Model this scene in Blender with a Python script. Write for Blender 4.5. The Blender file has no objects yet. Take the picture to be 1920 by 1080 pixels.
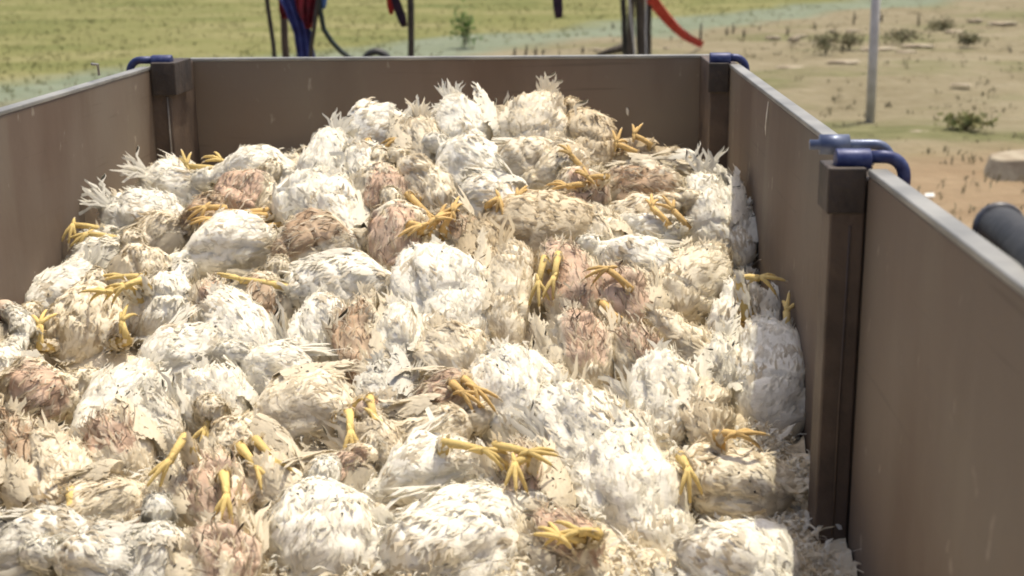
import bpy, math, random
import numpy as np
from mathutils import Vector, Matrix, noise
random.seed(7); rng = np.random.default_rng(7)
S = bpy.context.scene; COL = S.collection
# ---------------------------------------------------------------- camera
F_PX = 2500.0; CAM = Vector((0, 0, 2.4))
PITCH = math.atan(647 / F_PX); YAW = math.atan(114 * math.cos(PITCH) / F_PX); ROLL = 0.0106
fw = Vector((-math.sin(YAW) * math.cos(PITCH), math.cos(YAW) * math.cos(PITCH), -math.sin(PITCH)))
rt = fw.cross(Vector((0, 0, 1))).normalized(); up = rt.cross(fw)
rt, up = rt * math.cos(ROLL) - up * math.sin(ROLL), up * math.cos(ROLL) + rt * math.sin(ROLL)
cd = bpy.data.cameras.new('camera'); cam = bpy.data.objects.new('camera', cd); COL.objects.link(cam)
M = Matrix((rt, up, -fw)).transposed().to_4x4(); M.translation = CAM; cam.matrix_world = M
cd.sensor_width = 36; cd.lens = 36 * F_PX / 1920; cd.clip_start = 0.05; cd.clip_end = 3000
cd.dof.use_dof = True; cd.dof.focus_distance = 3.2; cd.dof.aperture_fstop = 4.0
S.camera = cam
# ---------------------------------------------------------------- light
SUN = Vector((0.20, 0.22, 1.0)).normalized()
w = bpy.data.worlds.new('World'); S.world = w; w.use_nodes = True
nt = w.node_tree; bg = nt.nodes['Background']; sky = nt.nodes.new('ShaderNodeTexSky')
sky.sky_type = 'NISHITA'; sky.sun_disc = False
sky.dust_density = 5.0; sky.air_density = 0.8; sky.ozone_density = 0.4
sky.sun_elevation = math.asin(SUN.z); sky.sun_rotation = math.atan2(SUN.x, SUN.y)
nt.links.new(sky.outputs[0], bg.inputs[0]); bg.inputs[1].default_value = 0.15
ld = bpy.data.lights.new('sun', 'SUN'); ld.energy = 3.35; ld.angle = math.radians(0.5); ld.color = (1, 0.925, 0.76)
lo = bpy.data.objects.new('sun', ld); COL.objects.link(lo); lo.rotation_euler = SUN.to_track_quat('Z', 'Y').to_euler()
S.view_settings.view_transform = 'Standard'; S.view_settings.look = 'None'
S.view_settings.exposure = 0.25; S.view_settings.gamma = 1
S.cycles.max_bounces = 6; S.cycles.pixel_filter_type = 'BLACKMAN_HARRIS'; S.cycles.filter_width = 1.9

# ---------------------------------------------------------------- helpers
def ray(u, v):
    return (fw + rt * ((u - 960) / F_PX) + up * ((540 - v) / F_PX)).normalized()
def at_y(u, v, y):
    d = ray(u, v); return CAM + d * ((y - CAM.y) / d.y)
def at_z(u, v, z=0.0):
    d = ray(u, v); return CAM + d * ((z - CAM.z) / d.z)
def at_x(u, v, x):
    d = ray(u, v); return CAM + d * ((x - CAM.x) / d.x)

def nodes(name):
    m = bpy.data.materials.new(name); m.use_nodes = True
    return m, m.node_tree, m.node_tree.nodes['Principled BSDF']
def mat(name, col, col2=None, scale=5, rough=0.7, metal=0.0, bump=0.0, bscale=40, detail=6, lo_=0.35, hi=0.65, obj=True, stretch=None, spec=None):
    m, t, b = nodes(name)
    b.inputs['Roughness'].default_value = rough; b.inputs['Metallic'].default_value = metal
    if spec is not None: b.inputs['Specular IOR Level'].default_value = spec
    tc = t.nodes.new('ShaderNodeTexCoord'); src = tc.outputs['Object' if obj else 'Generated']
    if stretch:
        mp = t.nodes.new('ShaderNodeMapping'); mp.inputs['Scale'].default_value = stretch
        t.links.new(src, mp.inputs[0]); src = mp.outputs[0]
    if col2:
        n = t.nodes.new('ShaderNodeTexNoise'); n.inputs['Scale'].default_value = scale; n.inputs['Detail'].default_value = detail
        r = t.nodes.new('ShaderNodeValToRGB'); r.color_ramp.elements[0].position = lo_; r.color_ramp.elements[1].position = hi
        r.color_ramp.elements[0].color = (*col, 1); r.color_ramp.elements[1].color = (*col2, 1)
        t.links.new(src, n.inputs[0]); t.links.new(n.outputs[0], r.inputs[0]); t.links.new(r.outputs[0], b.inputs['Base Color'])
    else: b.inputs['Base Color'].default_value = (*col, 1)
    if bump:
        n2 = t.nodes.new('ShaderNodeTexNoise'); n2.inputs['Scale'].default_value = bscale; n2.inputs['Detail'].default_value = 5
        bp = t.nodes.new('ShaderNodeBump'); bp.inputs['Strength'].default_value = bump; bp.inputs['Distance'].default_value = 0.01
        t.links.new(src, n2.inputs[0]); t.links.new(n2.outputs[0], bp.inputs['Height']); t.links.new(bp.outputs[0], b.inputs['Normal'])
    return m

class MB:
    """collects vertices, faces and colours for ONE mesh"""
    def __init__(s): s.v = []; s.f = []; s.c = []
    def add(s, vs, fs, col=(1, 1, 1)):
        o = len(s.v); s.v += [tuple(p) for p in vs]; s.f += [tuple(i + o for i in f) for f in fs]; s.c += [col] * len(vs)
    def box(s, a, b, col=(1, 1, 1)):
        x0, y0, z0 = a; x1, y1, z1 = b
        s.add([(x0,y0,z0),(x1,y0,z0),(x1,y1,z0),(x0,y1,z0),(x0,y0,z1),(x1,y0,z1),(x1,y1,z1),(x0,y1,z1)],
              [(3,2,1,0),(4,5,6,7),(0,1,5,4),(1,2,6,5),(2,3,7,6),(3,0,4,7)], col)
    def tube(s, pts, rad, n=10, col=(1, 1, 1), flat=1.0, side=None):
        pts = [Vector(p) for p in pts]; k = len(pts)
        if not hasattr(rad, '__len__'): rad = [rad] * k
        vs = []; fs = []; prev = side
        for i, p in enumerate(pts):
            t = (pts[min(i + 1, k - 1)] - pts[max(i - 1, 0)]).normalized()
            if prev is None: prev = t.orthogonal()
            a = (prev - t * prev.dot(t)).normalized(); b = t.cross(a); prev = a
            for j in range(n):
                th = 2 * math.pi * j / n
                vs.append(p + (a * math.cos(th) + b * math.sin(th) * flat) * rad[i])
        for i in range(k - 1):
            for j in range(n):
                fs.append((i*n+j, i*n+(j+1)%n, (i+1)*n+(j+1)%n, (i+1)*n+j))
        fs.append(tuple(reversed(range(n)))); fs.append(tuple(range((k-1)*n, k*n)))
        s.add(vs, fs, col)
    def build(s, name, m, parent=None, smooth=False, bevel=0.0):
        return mesh_obj(name, np.array(s.v, dtype=np.float32), s.f, m, parent, smooth, np.array(s.c, dtype=np.float32), bevel)
def mesh_obj(name, V, Fs, m, parent=None, smooth=False, C=None, bevel=0.0):
    me = bpy.data.meshes.new(name)
    off = Vector((0, 0, 0))
    if parent is not None: off = parent.location
    elif len(V):
        off = Vector((float(V[:,0].mean()), float(V[:,1].mean()), float(V[:,2].min())))
    V = V - np.array(off, dtype=np.float32)
    if isinstance(Fs, np.ndarray):      # all quads
        me.vertices.add(len(V)); me.vertices.foreach_set('co', V.ravel().astype(np.float32))
        me.loops.add(Fs.size); me.loops.foreach_set('vertex_index', Fs.ravel().astype(np.int32))
        me.polygons.add(len(Fs)); me.polygons.foreach_set('loop_start', np.arange(0, Fs.size, Fs.shape[1], dtype=np.int32))
        me.update(calc_edges=True); me.validate()
    else:
        me.from_pydata(V.tolist(), [], Fs); me.update()
    if C is not None and len(C) == len(me.vertices):
        ca = me.color_attributes.new('Col', 'FLOAT_COLOR', 'POINT')
        ca.data.foreach_set('color', np.hstack([C, np.ones((len(C), 1))]).astype(np.float32).ravel())
    if smooth: me.polygons.foreach_set('use_smooth', np.ones(len(me.polygons), dtype=bool))
    me.materials.append(m)
    o = bpy.data.objects.new(name, me); COL.objects.link(o)
    if parent is not None: o.parent = parent
    else: o.location = off
    if bevel:
        b = o.modifiers.new('bevel', 'BEVEL'); b.width = bevel; b.segments = 2; b.limit_method = 'ANGLE'
    return o
def tag(o, label=None, cat=None, group=None, kind=None):
    if label: o['label'] = label
    if cat: o['category'] = cat
    if group: o['group'] = group
    if kind: o['kind'] = kind
    return o
def empty(name, loc, label, cat, group=None):
    o = bpy.data.objects.new(name, None); COL.objects.link(o); o.location = loc; o.empty_display_size = 0.1
    return tag(o, label, cat, group)
def fbm(x, y, z=0.0, o=4): return noise.fractal(Vector((x, y, z)), 1.0, 2.0, o)

# ---------------------------------------------------------------- ground
def ground():
    m, t, b = nodes('field_ground'); b.inputs['Roughness'].default_value = 0.95; b.inputs['Specular IOR Level'].default_value = 0.1
    N = t.nodes.new; L = t.links.new
    geo = N('ShaderNodeNewGeometry'); pos = geo.outputs['Position']
    sep = N('ShaderNodeSeparateXYZ'); L(pos, sep.inputs[0])
    def nz(scale, detail=6, st=(1, 1, 1), rough=0.55):
        mp = N('ShaderNodeMapping'); mp.inputs['Scale'].default_value = st; L(pos, mp.inputs[0])
        n = N('ShaderNodeTexNoise'); n.inputs['Scale'].default_value = scale; n.inputs['Detail'].default_value = detail
        n.inputs['Roughness'].default_value = rough; L(mp.outputs[0], n.inputs[0]); return n.outputs[0]
    def ramp(src, stops):
        r = N('ShaderNodeValToRGB'); e = r.color_ramp.elements
        while len(e) < len(stops): e.new(0.5)
        for k, (p, c) in enumerate(stops): e[k].position = p; e[k].color = (*c, 1)
        L(src, r.inputs[0]); return r.outputs[0]
    def math_(op, a, b2):
        n = N('ShaderNodeMath'); n.operation = op
        for i, x in enumerate((a, b2)):
            if isinstance(x, (int, float)): n.inputs[i].default_value = x
            else: L(x, n.inputs[i])
        return n.outputs[0]
    def mix(f, a, b2):
        n = N('ShaderNodeMix'); n.data_type = 'RGBA'; L(f, n.inputs[0]); L(a, n.inputs[6]); L(b2, n.inputs[7]); return n.outputs[2]
    grass = ramp(nz(0.32, 9, (0.45, 1, 1), 0.66), [(0.3, (0.105, 0.125, 0.045)), (0.45, (0.155, 0.16, 0.058)), (0.58, (0.205, 0.195, 0.085)), (0.72, (0.25, 0.23, 0.12))])
    dirt = ramp(nz(0.7, 9, (0.45, 1, 1)), [(0.3, (0.15, 0.125, 0.072)), (0.5, (0.21, 0.18, 0.112)), (0.7, (0.275, 0.24, 0.165))])
    fine = ramp(nz(4, 8), [(0.35, (0.17, 0.145, 0.088)), (0.65, (0.26, 0.228, 0.155))])
    dirt = mix(math_('MULTIPLY', nz(2.0, 3), 0.8), dirt, fine)
    olive = ramp(nz(3, 6, (0.5, 1, 1)), [(0.4, (0.12, 0.122, 0.055)), (0.7, (0.20, 0.19, 0.10))])
    patch = ramp(nz(0.33, 5, (0.5, 1, 1)), [(0.5, (0, 0, 0)), (0.62, (1, 1, 1))])
    dirt = mix(patch, dirt, olive)
    teal = ramp(nz(1.2, 6, (0.4, 1, 1)), [(0.3, (0.135, 0.168, 0.112)), (0.7, (0.20, 0.235, 0.175))])
    red = ramp(nz(0.8, 8), [(0.3, (0.21, 0.148, 0.088)), (0.7, (0.29, 0.22, 0.14))])
    # reddish worn soil close to the trailer on the right
    wob = math_('MULTIPLY', math_('SUBTRACT', nz(0.16, 5), 0.5), 9.0)
    near = math_('SUBTRACT', 16.5, math_('ADD', sep.outputs[1], math_('MULTIPLY', wob, 0.45)))
    nearc = N('ShaderNodeClamp'); L(math_('MULTIPLY', near, 0.45), nearc.inputs[0])
    dirt = mix(nearc.outputs[0], dirt, red)
    # oblique boundary: bare soil, a greenish marshy band, then grassland
    tt = math_('ADD', math_('SUBTRACT', sep.outputs[1], math_('MULTIPLY', sep.outputs[0], 1.4)), wob)
    g1 = N('ShaderNodeClamp'); L(math_('MULTIPLY', math_('SUBTRACT', tt, 32.5), 0.5), g1.inputs[0])
    g2 = N('ShaderNodeClamp'); L(math_('MULTIPLY', math_('SUBTRACT', tt, 39.0), 0.4), g2.inputs[0])
    base = mix(math_('MULTIPLY', g1.outputs[0], 0.85), dirt, teal)
    base = mix(g2.outputs[0], base, grass)
    L(base, b.inputs['Base Color'])
    bp = N('ShaderNodeBump'); bp.inputs['Strength'].default_value = 0.8; bp.inputs['Distance'].default_value = 0.12
    L(nz(3.5, 9), bp.inputs['Height']); L(bp.outputs[0], b.inputs['Normal'])
    # one sheet, dense near the view, out to the horizon
    ys = np.concatenate([np.linspace(-60, 4, 12)[:-1], np.linspace(4, 75, 240), np.geomspace(76, 1500, 24)])
    xs = np.concatenate([-np.geomspace(28, 900, 14)[::-1], np.linspace(-27, 27, 200), np.geomspace(28, 900, 14)])
    V = []; 
    for y in ys:
        for x in xs:
            z = 0.0
            if abs(x) < 40 and 4 < y < 90: z = 0.10 * fbm(x * 0.25, y * 0.25, 3) + 0.035 * fbm(x * 1.6, y * 1.6, 9, 3)
            if math.hypot(x, y - 3) < 6: z *= 0.2
            V.append((x, y, z - 0.03))
    nx = len(xs); F = [(j*nx+i, j*nx+i+1, (j+1)*nx+i+1, (j+1)*nx+i) for j in range(len(ys)-1) for i in range(nx-1)]
    o = mesh_obj('ground', np.array(V, dtype=np.float32), np.array(F), m, None, True)
    tag(o, kind='structure')
ground()

# ---------------------------------------------------------------- trailer
XR, XL, YB, RIM = 0.512, -1.373, 4.66, CAM.z - 0.38
BED = RIM - 0.80; TH = 0.03; YF = 0.75
m_panel = mat('brown_panel', (0.155, 0.110, 0.082), (0.176, 0.150, 0.118), 1.3, 0.62, 0, 0.12, 18, 7, 0.3, 0.7, spec=0.25)
m_post = mat('dark_post_steel', (0.060, 0.042, 0.032), (0.115, 0.082, 0.06), 9, 0.6, 0.1, 0.2, 60)
m_brk = mat('dark_bracket', (0.030, 0.023, 0.019), (0.065, 0.048, 0.037), 14, 0.65, 0.1, 0.3, 50)
m_post2 = mat('worn_edge', (0.14, 0.115, 0.09), (0.26, 0.23, 0.19), 14, 0.6)
m_blue = mat('blue_painted_steel', (0.02, 0.03, 0.115), (0.07, 0.09, 0.20), 45, 0.46, 0.15, 0.1, 80, lo_=0.45, hi=0.75)
m_steel = mat('worn_blue_steel', (0.06, 0.08, 0.16), (0.17, 0.20, 0.28), 18, 0.42, 0.4, 0.1, 80)
m_rim = mat('bare_rim_metal', (0.20, 0.20, 0.19), (0.33, 0.325, 0.30), 7, 0.45, 0.2, 0.15, 50, 7)
m_tyre = mat('black_rubber', (0.012, 0.012, 0.013), (0.03, 0.03, 0.03), 20, 0.55, 0, 0.2, 60)
def wear(m):
    t = m.node_tree; b = t.nodes['Principled BSDF']; N = t.nodes.new; L = t.links.new
    old = b.inputs['Base Color'].links[0].from_socket; geo = N('ShaderNodeNewGeometry')
    def msk(scale, st, lo__, hi__, det=6):
        mp = N('ShaderNodeMapping'); mp.inputs['Scale'].default_value = st; L(geo.outputs['Position'], mp.inputs[0])
        n = N('ShaderNodeTexNoise'); n.inputs['Scale'].default_value = scale; n.inputs['Detail'].default_value = det; L(mp.outputs[0], n.inputs[0])
        r = N('ShaderNodeMapRange'); r.inputs[1].default_value = lo__; r.inputs[2].default_value = hi__; r.inputs[3].default_value = 0; r.inputs[4].default_value = 1; L(n.outputs[0], r.inputs[0]); return r.outputs[0]
    def over(src, fac, col, k):
        mm = N('ShaderNodeMath'); mm.operation = 'MULTIPLY'; mm.inputs[1].default_value = k; L(fac, mm.inputs[0])
        x = N('ShaderNodeMix'); x.data_type = 'RGBA'; L(mm.outputs[0], x.inputs[0]); L(src, x.inputs[6]); x.inputs[7].default_value = (*col, 1); return x.outputs[2]
    c = over(old, msk(2.2, (1, 1, .35), .50, .66), (.090, .055, .036), .55)          # rusty brown drift
    c = over(c, msk(5, (1, 1, .25), .60, .74, 8), (.21, .18, .135), .45)             # dusty runs
    c = over(c, msk(26, (1, 1, .5), .67, .74, 4), (.34, .30, .24), .55)             # droppings and chips
    c = over(c, msk(9, (.2, .2, 6), .66, .72, 3), (.08, .06, .045), .35)            # scuffs along the panel
    L(c, b.inputs['Base Color'])
wear(m_panel)
trailer = empty('trailer', (0.5 * (XR + XL), 2.6, 0), 'brown steel trailer bed with blue rim latches, heaped with dead white chickens', 'trailer')
def panel(a, b, rima, rimb, parent=trailer, crn=True):
    p = MB(); p.box(a, b); o = p.build('side_panel', m_panel, parent, bevel=0.003)
    r = MB(); r.box(rima, rimb); ro = r.build('rim', m_rim, o if False else parent, bevel=0.003)
    ro.parent = o; ro.location = (0, 0, 0)
    return o
E = 0.002
def hpanel(x0, x1, y0, y1):
    panel((x0, y0, BED), (x1, y1, RIM - 0.012), (x0 - E, y0, RIM - 0.012), (x1 + E, y1, RIM))
YM = 2.28; YE = 4.31; YL = 4.36
hpanel(XR, XR + TH, YM + 0.10, YE)                      # right, rear
hpanel(XR, XR + TH, YF, YM + 0.0)                       # right, front
hpanel(XL - TH, XL, 0.9 + 1.4, YL)                    # left, rear
hpanel(XL - TH, XL, YF, 2.2)                            # left, front
panel((XL + 0.0, YB, BED), (XR + 0.0, YB + TH, RIM - 0.01), (XL, YB - E, RIM - 0.01), (XR, YB + TH + E, RIM + 0.001))
panel((XL, YF - TH, BED), (XR, YF, RIM - 0.25), (XL, YF - TH - E, RIM - 0.25), (XR, YF + E, RIM - 0.24))   # tailgate below the view
def post(x0, x1, y0, y1, top=0.0):
    p = MB(); p.box((x0, y0, BED - 0.05), (x1, y1, RIM + top)); return p.build('corner_post', m_post, trailer, bevel=0.004)
def bracket(x0, x1, y0, y1, z0, z1, par):
    p = MB(); p.box((x0, y0, z0), (x1, y1, z1)); o = p.build('bracket', m_brk, trailer, bevel=0.003); o.parent = par; return o
def strut(par, pts, r, m=m_steel, name='rod'):
    p = MB(); p.tube(pts, r, 8); o = p.build(name, m, trailer, True); o.parent = par
# right middle post
pm = post(XR - 0.062, XR - 0.002, YM, YM + 0.075, -0.004)
bracket(XR - 0.069, XR - 0.004, YM - 0.005, YM + 0.085, RIM - 0.078, RIM + 0.002, pm)
strut(pm, [(XR-0.027, YM - 0.001, RIM - 0.10), (XR-0.029, YM - 0.001, RIM - 0.45), (XR-0.028, YM, BED)], 0.0022, m_post, 'seam')
bracket(XR, XR + TH, YM + 0.003, YM + 0.097, BED, RIM - 0.02, pm)
# back right corner post
pr = post(XR - 0.062, XR + TH - 0.003, YE + 0.003, YB - 0.003, 0.0)
bracket(XR - 0.068, XR - 0.004, YE - 0.008, YE + 0.002, RIM - 0.09, RIM + 0.004, pr)
# back left corner post
pl = post(XL - TH + 0.003, XL + 0.062, YL + .003, YB - 0.003, -0.006)
bracket(XL + 0.004, XL + 0.085, YL - .01, YL + .19, RIM - 0.095, RIM + 0.012, pl)
strut(pl, [(XL + 0.05, YL, RIM - 0.10), (XL + 0.052, YL, RIM - 0.5)], 0.003, m_post2, 'seam')
post(XL - TH + 0.003, XL + 0.06, 2.203, 2.297, -0.006)
post(XR - 0.06, XR + TH, YF - 0.06, YF - 0.003 - TH, -0.006); post(XL - TH, XL + 0.06, YF - 0.06, YF - 0.003 - TH, -0.006)
# bed and running gear
p = MB(); p.box((XL - TH, YF - 0.1, BED - 0.06), (XR + TH, YB + TH, BED - 0.004)); p.build('bed_floor', m_post, trailer, bevel=0.004)
for sx in (-1.05, 0.2):
    p = MB(); p.box((sx - 0.05, 0.7, BED - 0.18), (sx + 0.05, 4.45, BED - 0.062)); p.build('chassis_beam', m_post, trailer, bevel=0.004)
def wheel(cx, cy, r, parent, wdt=0.2):
    p = MB(); n = 40
    prof = [(-wdt/2, r*0.62), (-wdt/2, r*0.93), (-wdt*0.38, r), (wdt*0.38, r), (wdt/2, r*0.93), (wdt/2, r*0.62), (0.3*wdt, r*0.6), (-0.3*wdt, r*0.6)]
    vs = []; fs = []
    for i in range(n):
        th = 2*math.pi*i/n
        for (dx, rr) in prof: vs.append((cx+dx, cy+rr*math.cos(th), r+rr*math.sin(th)))
    k = len(prof)
    for i in range(n):
        for j in range(k): fs.append((i*k+j, i*k+(j+1)%k, ((i+1)%n)*k+(j+1)%k, ((i+1)%n)*k+j))
    p.add(vs, fs); wo = p.build('wheel', m_tyre, parent, True)
    h = MB(); h.tube([(cx-0.06, cy, r), (cx+0.06, cy, r)], r*0.61, 24); ho = h.build('rim_disc', m_rim, parent, False); ho.parent = wo
    return wo
for cx in (-1.32, 0.49):
    for cy in (1.9, 3.3): wheel(cx, cy, 0.36, trailer)
p = MB()
for cy in (1.9, 3.3): p.tube([(-1.3, cy, 0.36), (0.47, cy, 0.36)], 0.04, 10)
for sx in (-1.05, 0.2):
    for cy in (1.9, 3.3): p.box((sx-0.04, cy-0.25, 0.38), (sx+0.04, cy+0.25, BED-0.182))
p.build('axle', m_post, trailer)
# blue hook latches: barrel and a bent pipe that drops over the rim outside
def latch(x, y, side, s=1.0, m=m_blue, dy=0.0, barrel=True, reach=0.105, drop=0.07, z=0.0):
    z0 = RIM + 0.016 * s + z
    p = MB()
    if barrel: p.tube([(x - side*0.03*s, y, z0 - 0.004), (x + side*0.03*s, y, z0 - 0.004)], 0.0185*s, 18)
    lo_ = p.build('latch', m, trailer, True, bevel=0.002) if barrel else None
    q = MB(); pts = [(x - (side*0.05 if not barrel else -side*0.028), y, z0)]
    r = 0.0115*s; X = x + side*(reach)*s
    for a in range(0, 91, 15):
        th = math.radians(a); pts.append((X - side*0.035*s + side*0.035*s*math.sin(th), y + dy*math.sin(th), z0 - 0.035*s + 0.035*s*math.cos(th)))
    pts.append((X, y + dy, z0 - drop*s))
    q.tube(pts, r, 14); ho = q.build('hook', m, trailer, True)
    if lo_: ho.parent = lo_
latch(XR - 0.022, YM + 0.03, 1, 1.0, reach=.09)
latch(XR - 0.018, YM + 0.19, 1, 0.85, m_steel, reach=0.115, drop=0.04, barrel=False)
bp_ = MB(); bp_.tube([(XR - .05, YM+0.19, RIM+0.014), (XR + .003, YM+0.19, RIM+0.014)], 0.019, 14); bp_.build('latch', m_steel, trailer, True)
latch(XR - 0.029, YE + 0.03, 1, 1.1, reach=0.075, drop=0.055)
latch(XL + 0.03, YL + .04, -1, 1.1, m_blue, reach=0.10, drop=0.05)
# short wire stub sticking up from the rim of the left panel and the cut rope on the mid post
p = MB(); p.tube([at_x(172, 120, XL - 0.012), at_x(183, 121, XL - 0.012), at_x(186, 141, XL - 0.012)], 0.004, 8)
p.build('wire_pin', m_rim, trailer, True)

# ---------------------------------------------------------------- heap
CY = [0.4, 1.6, 2.2, 2.6, 3.0, 3.4, 3.8, 4.05, 4.8]; CD = [1.10, 1.08, 1.03, 0.96, 0.86, 0.74, 0.58, 0.49, 0.50]
AM = [0.0, 0.0, 0.01, 0.03, 0.06, 0.10, 0.15, 0.19, 0.20]
def surf_z(x, y):
    c = float(np.interp(y, CY, CD)); a = float(np.interp(y, CY, AM))
    e = (x + 0.22) / (0.72 if x > -0.22 else 1.11)
    return CAM.z - c - a * min(e * e, 1.3)
def on_heap(u, v):
    d = ray(u, v); t = 1.2; prev = 1.2
    while t < 4.9:
        P = CAM + d * t
        if P.z < surf_z(P.x, P.y) or P.y > YB - 0.20: return P
        t += 0.01
    return CAM + d * 4.5

def attr_mat(name, rough, transl=0.0, bump=0.3, bscale=120, var=0.12, spec=0.2):
    m, t, b = nodes(name); N = t.nodes.new; L = t.links.new
    b.inputs['Roughness'].default_value = rough; b.inputs['Specular IOR Level'].default_value = spec
    at = N('ShaderNodeAttribute'); at.attribute_name = 'Col'
    geo = N('ShaderNodeNewGeometry')
    n = N('ShaderNodeTexNoise'); n.inputs['Scale'].default_value = 60; n.inputs['Detail'].default_value = 5; L(geo.outputs['Position'], n.inputs[0])
    mr = N('ShaderNodeMapRange'); mr.inputs[3].default_value = 1 - var; mr.inputs[4].default_value = 1 + var; L(n.outputs[0], mr.inputs[0])
    mx = N('ShaderNodeVectorMath'); mx.operation = 'SCALE'; L(at.outputs['Color'], mx.inputs[0]); L(mr.outputs[0], mx.inputs['Scale'])
    L(mx.outputs[0], b.inputs['Base Color'])
    if bump:
        n2 = N('ShaderNodeTexNoise'); n2.inputs['Scale'].default_value = bscale; n2.inputs['Detail'].default_value = 4; L(geo.outputs['Position'], n2.inputs[0])
        bp = N('ShaderNodeBump'); bp.inputs['Strength'].default_value = bump; bp.inputs['Distance'].default_value = 0.006
        L(n2.outputs[0], bp.inputs['Height']); L(bp.outputs[0], b.inputs['Normal'])
    if transl:
        tr = N('ShaderNodeBsdfTranslucent'); L(mx.outputs[0], tr.inputs[0]); ms = N('ShaderNodeMixShader'); ms.inputs[0].default_value = transl
        L(b.outputs[0], ms.inputs[1]); L(tr.outputs[0], ms.inputs[2]); L(ms.outputs[0], t.nodes['Material Output'].inputs[0])
    return m
m_body = attr_mat('bird_body', 0.8, 0, 0.3, 120, 0.10)
m_plume = attr_mat('white_plumage', 0.9, 0.34, 0.0, 100, 0.08, 0.05)
m_litter = attr_mat('matted_litter', 0.95, 0, 0.8, 60, 0.25, 0.05)

WHITE = np.array([0.86, 0.82, 0.71]); CREAM = np.array([0.80, 0.72, 0.56]); TAN = np.array([0.66, 0.555, 0.385])
GREY = np.array([0.76, 0.73, 0.64]); PINK = np.array([0.56, 0.42, 0.315]); BROWN = np.array([0.44, 0.325, 0.22]); DIRT = np.array([0.55, 0.45, 0.30])
YEL = np.array([0.68, 0.51, 0.20]); ORG = np.array([0.62, 0.42, 0.17])

def cards(P, Nn, Fd, ln, wd, lift, C, curl=0.25, pointy=0.15, bend=0.0):
    """leaf shaped curved feather cards, vectorised: 4 rows x 3 columns each"""
    n = len(P); Sd = np.cross(Nn, Fd); Sd /= np.linalg.norm(Sd, axis=1, keepdims=True) + 1e-9
    rows = [(0.0, 0.55, 0.0), (0.36, 1.0, 0.8), (0.75, 0.85, 1.0), (1.0, pointy, 0.75)]
    V = np.zeros((n, 12, 3)); NR = np.zeros((n, 12, 3)); jit = rng.normal(0, 0.12, (n, 4, 1))
    for r, (t, wf, hf) in enumerate(rows):
        c = P + Fd * (ln * t)[:, None] + Nn * (lift * hf)[:, None] + Sd * (ln[:, None] * jit[:, r] * t)
        c = c - Nn * ((ln * t) ** 2 * bend / 2)[:, None]
        for k, s in enumerate((-1, 0, 1)):
            NR[:, r*3+k] = Nn + Sd * (0.16 * s) + Fd * (0.06 if r < 2 else .15)
            V[:, r*3+k] = c + Sd * (wd * wf * 0.5 * s)[:, None] - Nn * (abs(s) * curl * wd * wf * 0.5)[:, None] - (Fd * (ln * 0.10 * abs(s) * (r > 1))[:, None])
    q = np.array([(r*3+k, (r+1)*3+k, (r+1)*3+k+1, r*3+k+1) for r in range(3) for k in range(2)])
    Fq = (q[None] + (np.arange(n) * 12)[:, None, None]).reshape(-1, 4)
    return V.reshape(-1, 3), Fq, np.repeat(C, 12, axis=0), NR.reshape(-1, 3)
def merge(parts):
    V = []; Fq = []; C = []; NN = []; o = 0
    for v, f, c, nn in parts:
        V.append(v); Fq.append(f + o); C.append(c); NN.append(nn); o += len(v)
    return np.vstack(V), np.vstack(Fq), np.vstack(C), np.vstack(NN)
def soft_normals(o, NN):
    o.data.polygons.foreach_set('use_smooth', np.ones(len(o.data.polygons), dtype=bool))
    NN = NN / (np.linalg.norm(NN, axis=1, keepdims=True) + 1e-9)
    o.data.normals_split_custom_set_from_vertices(NN.tolist())

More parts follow.
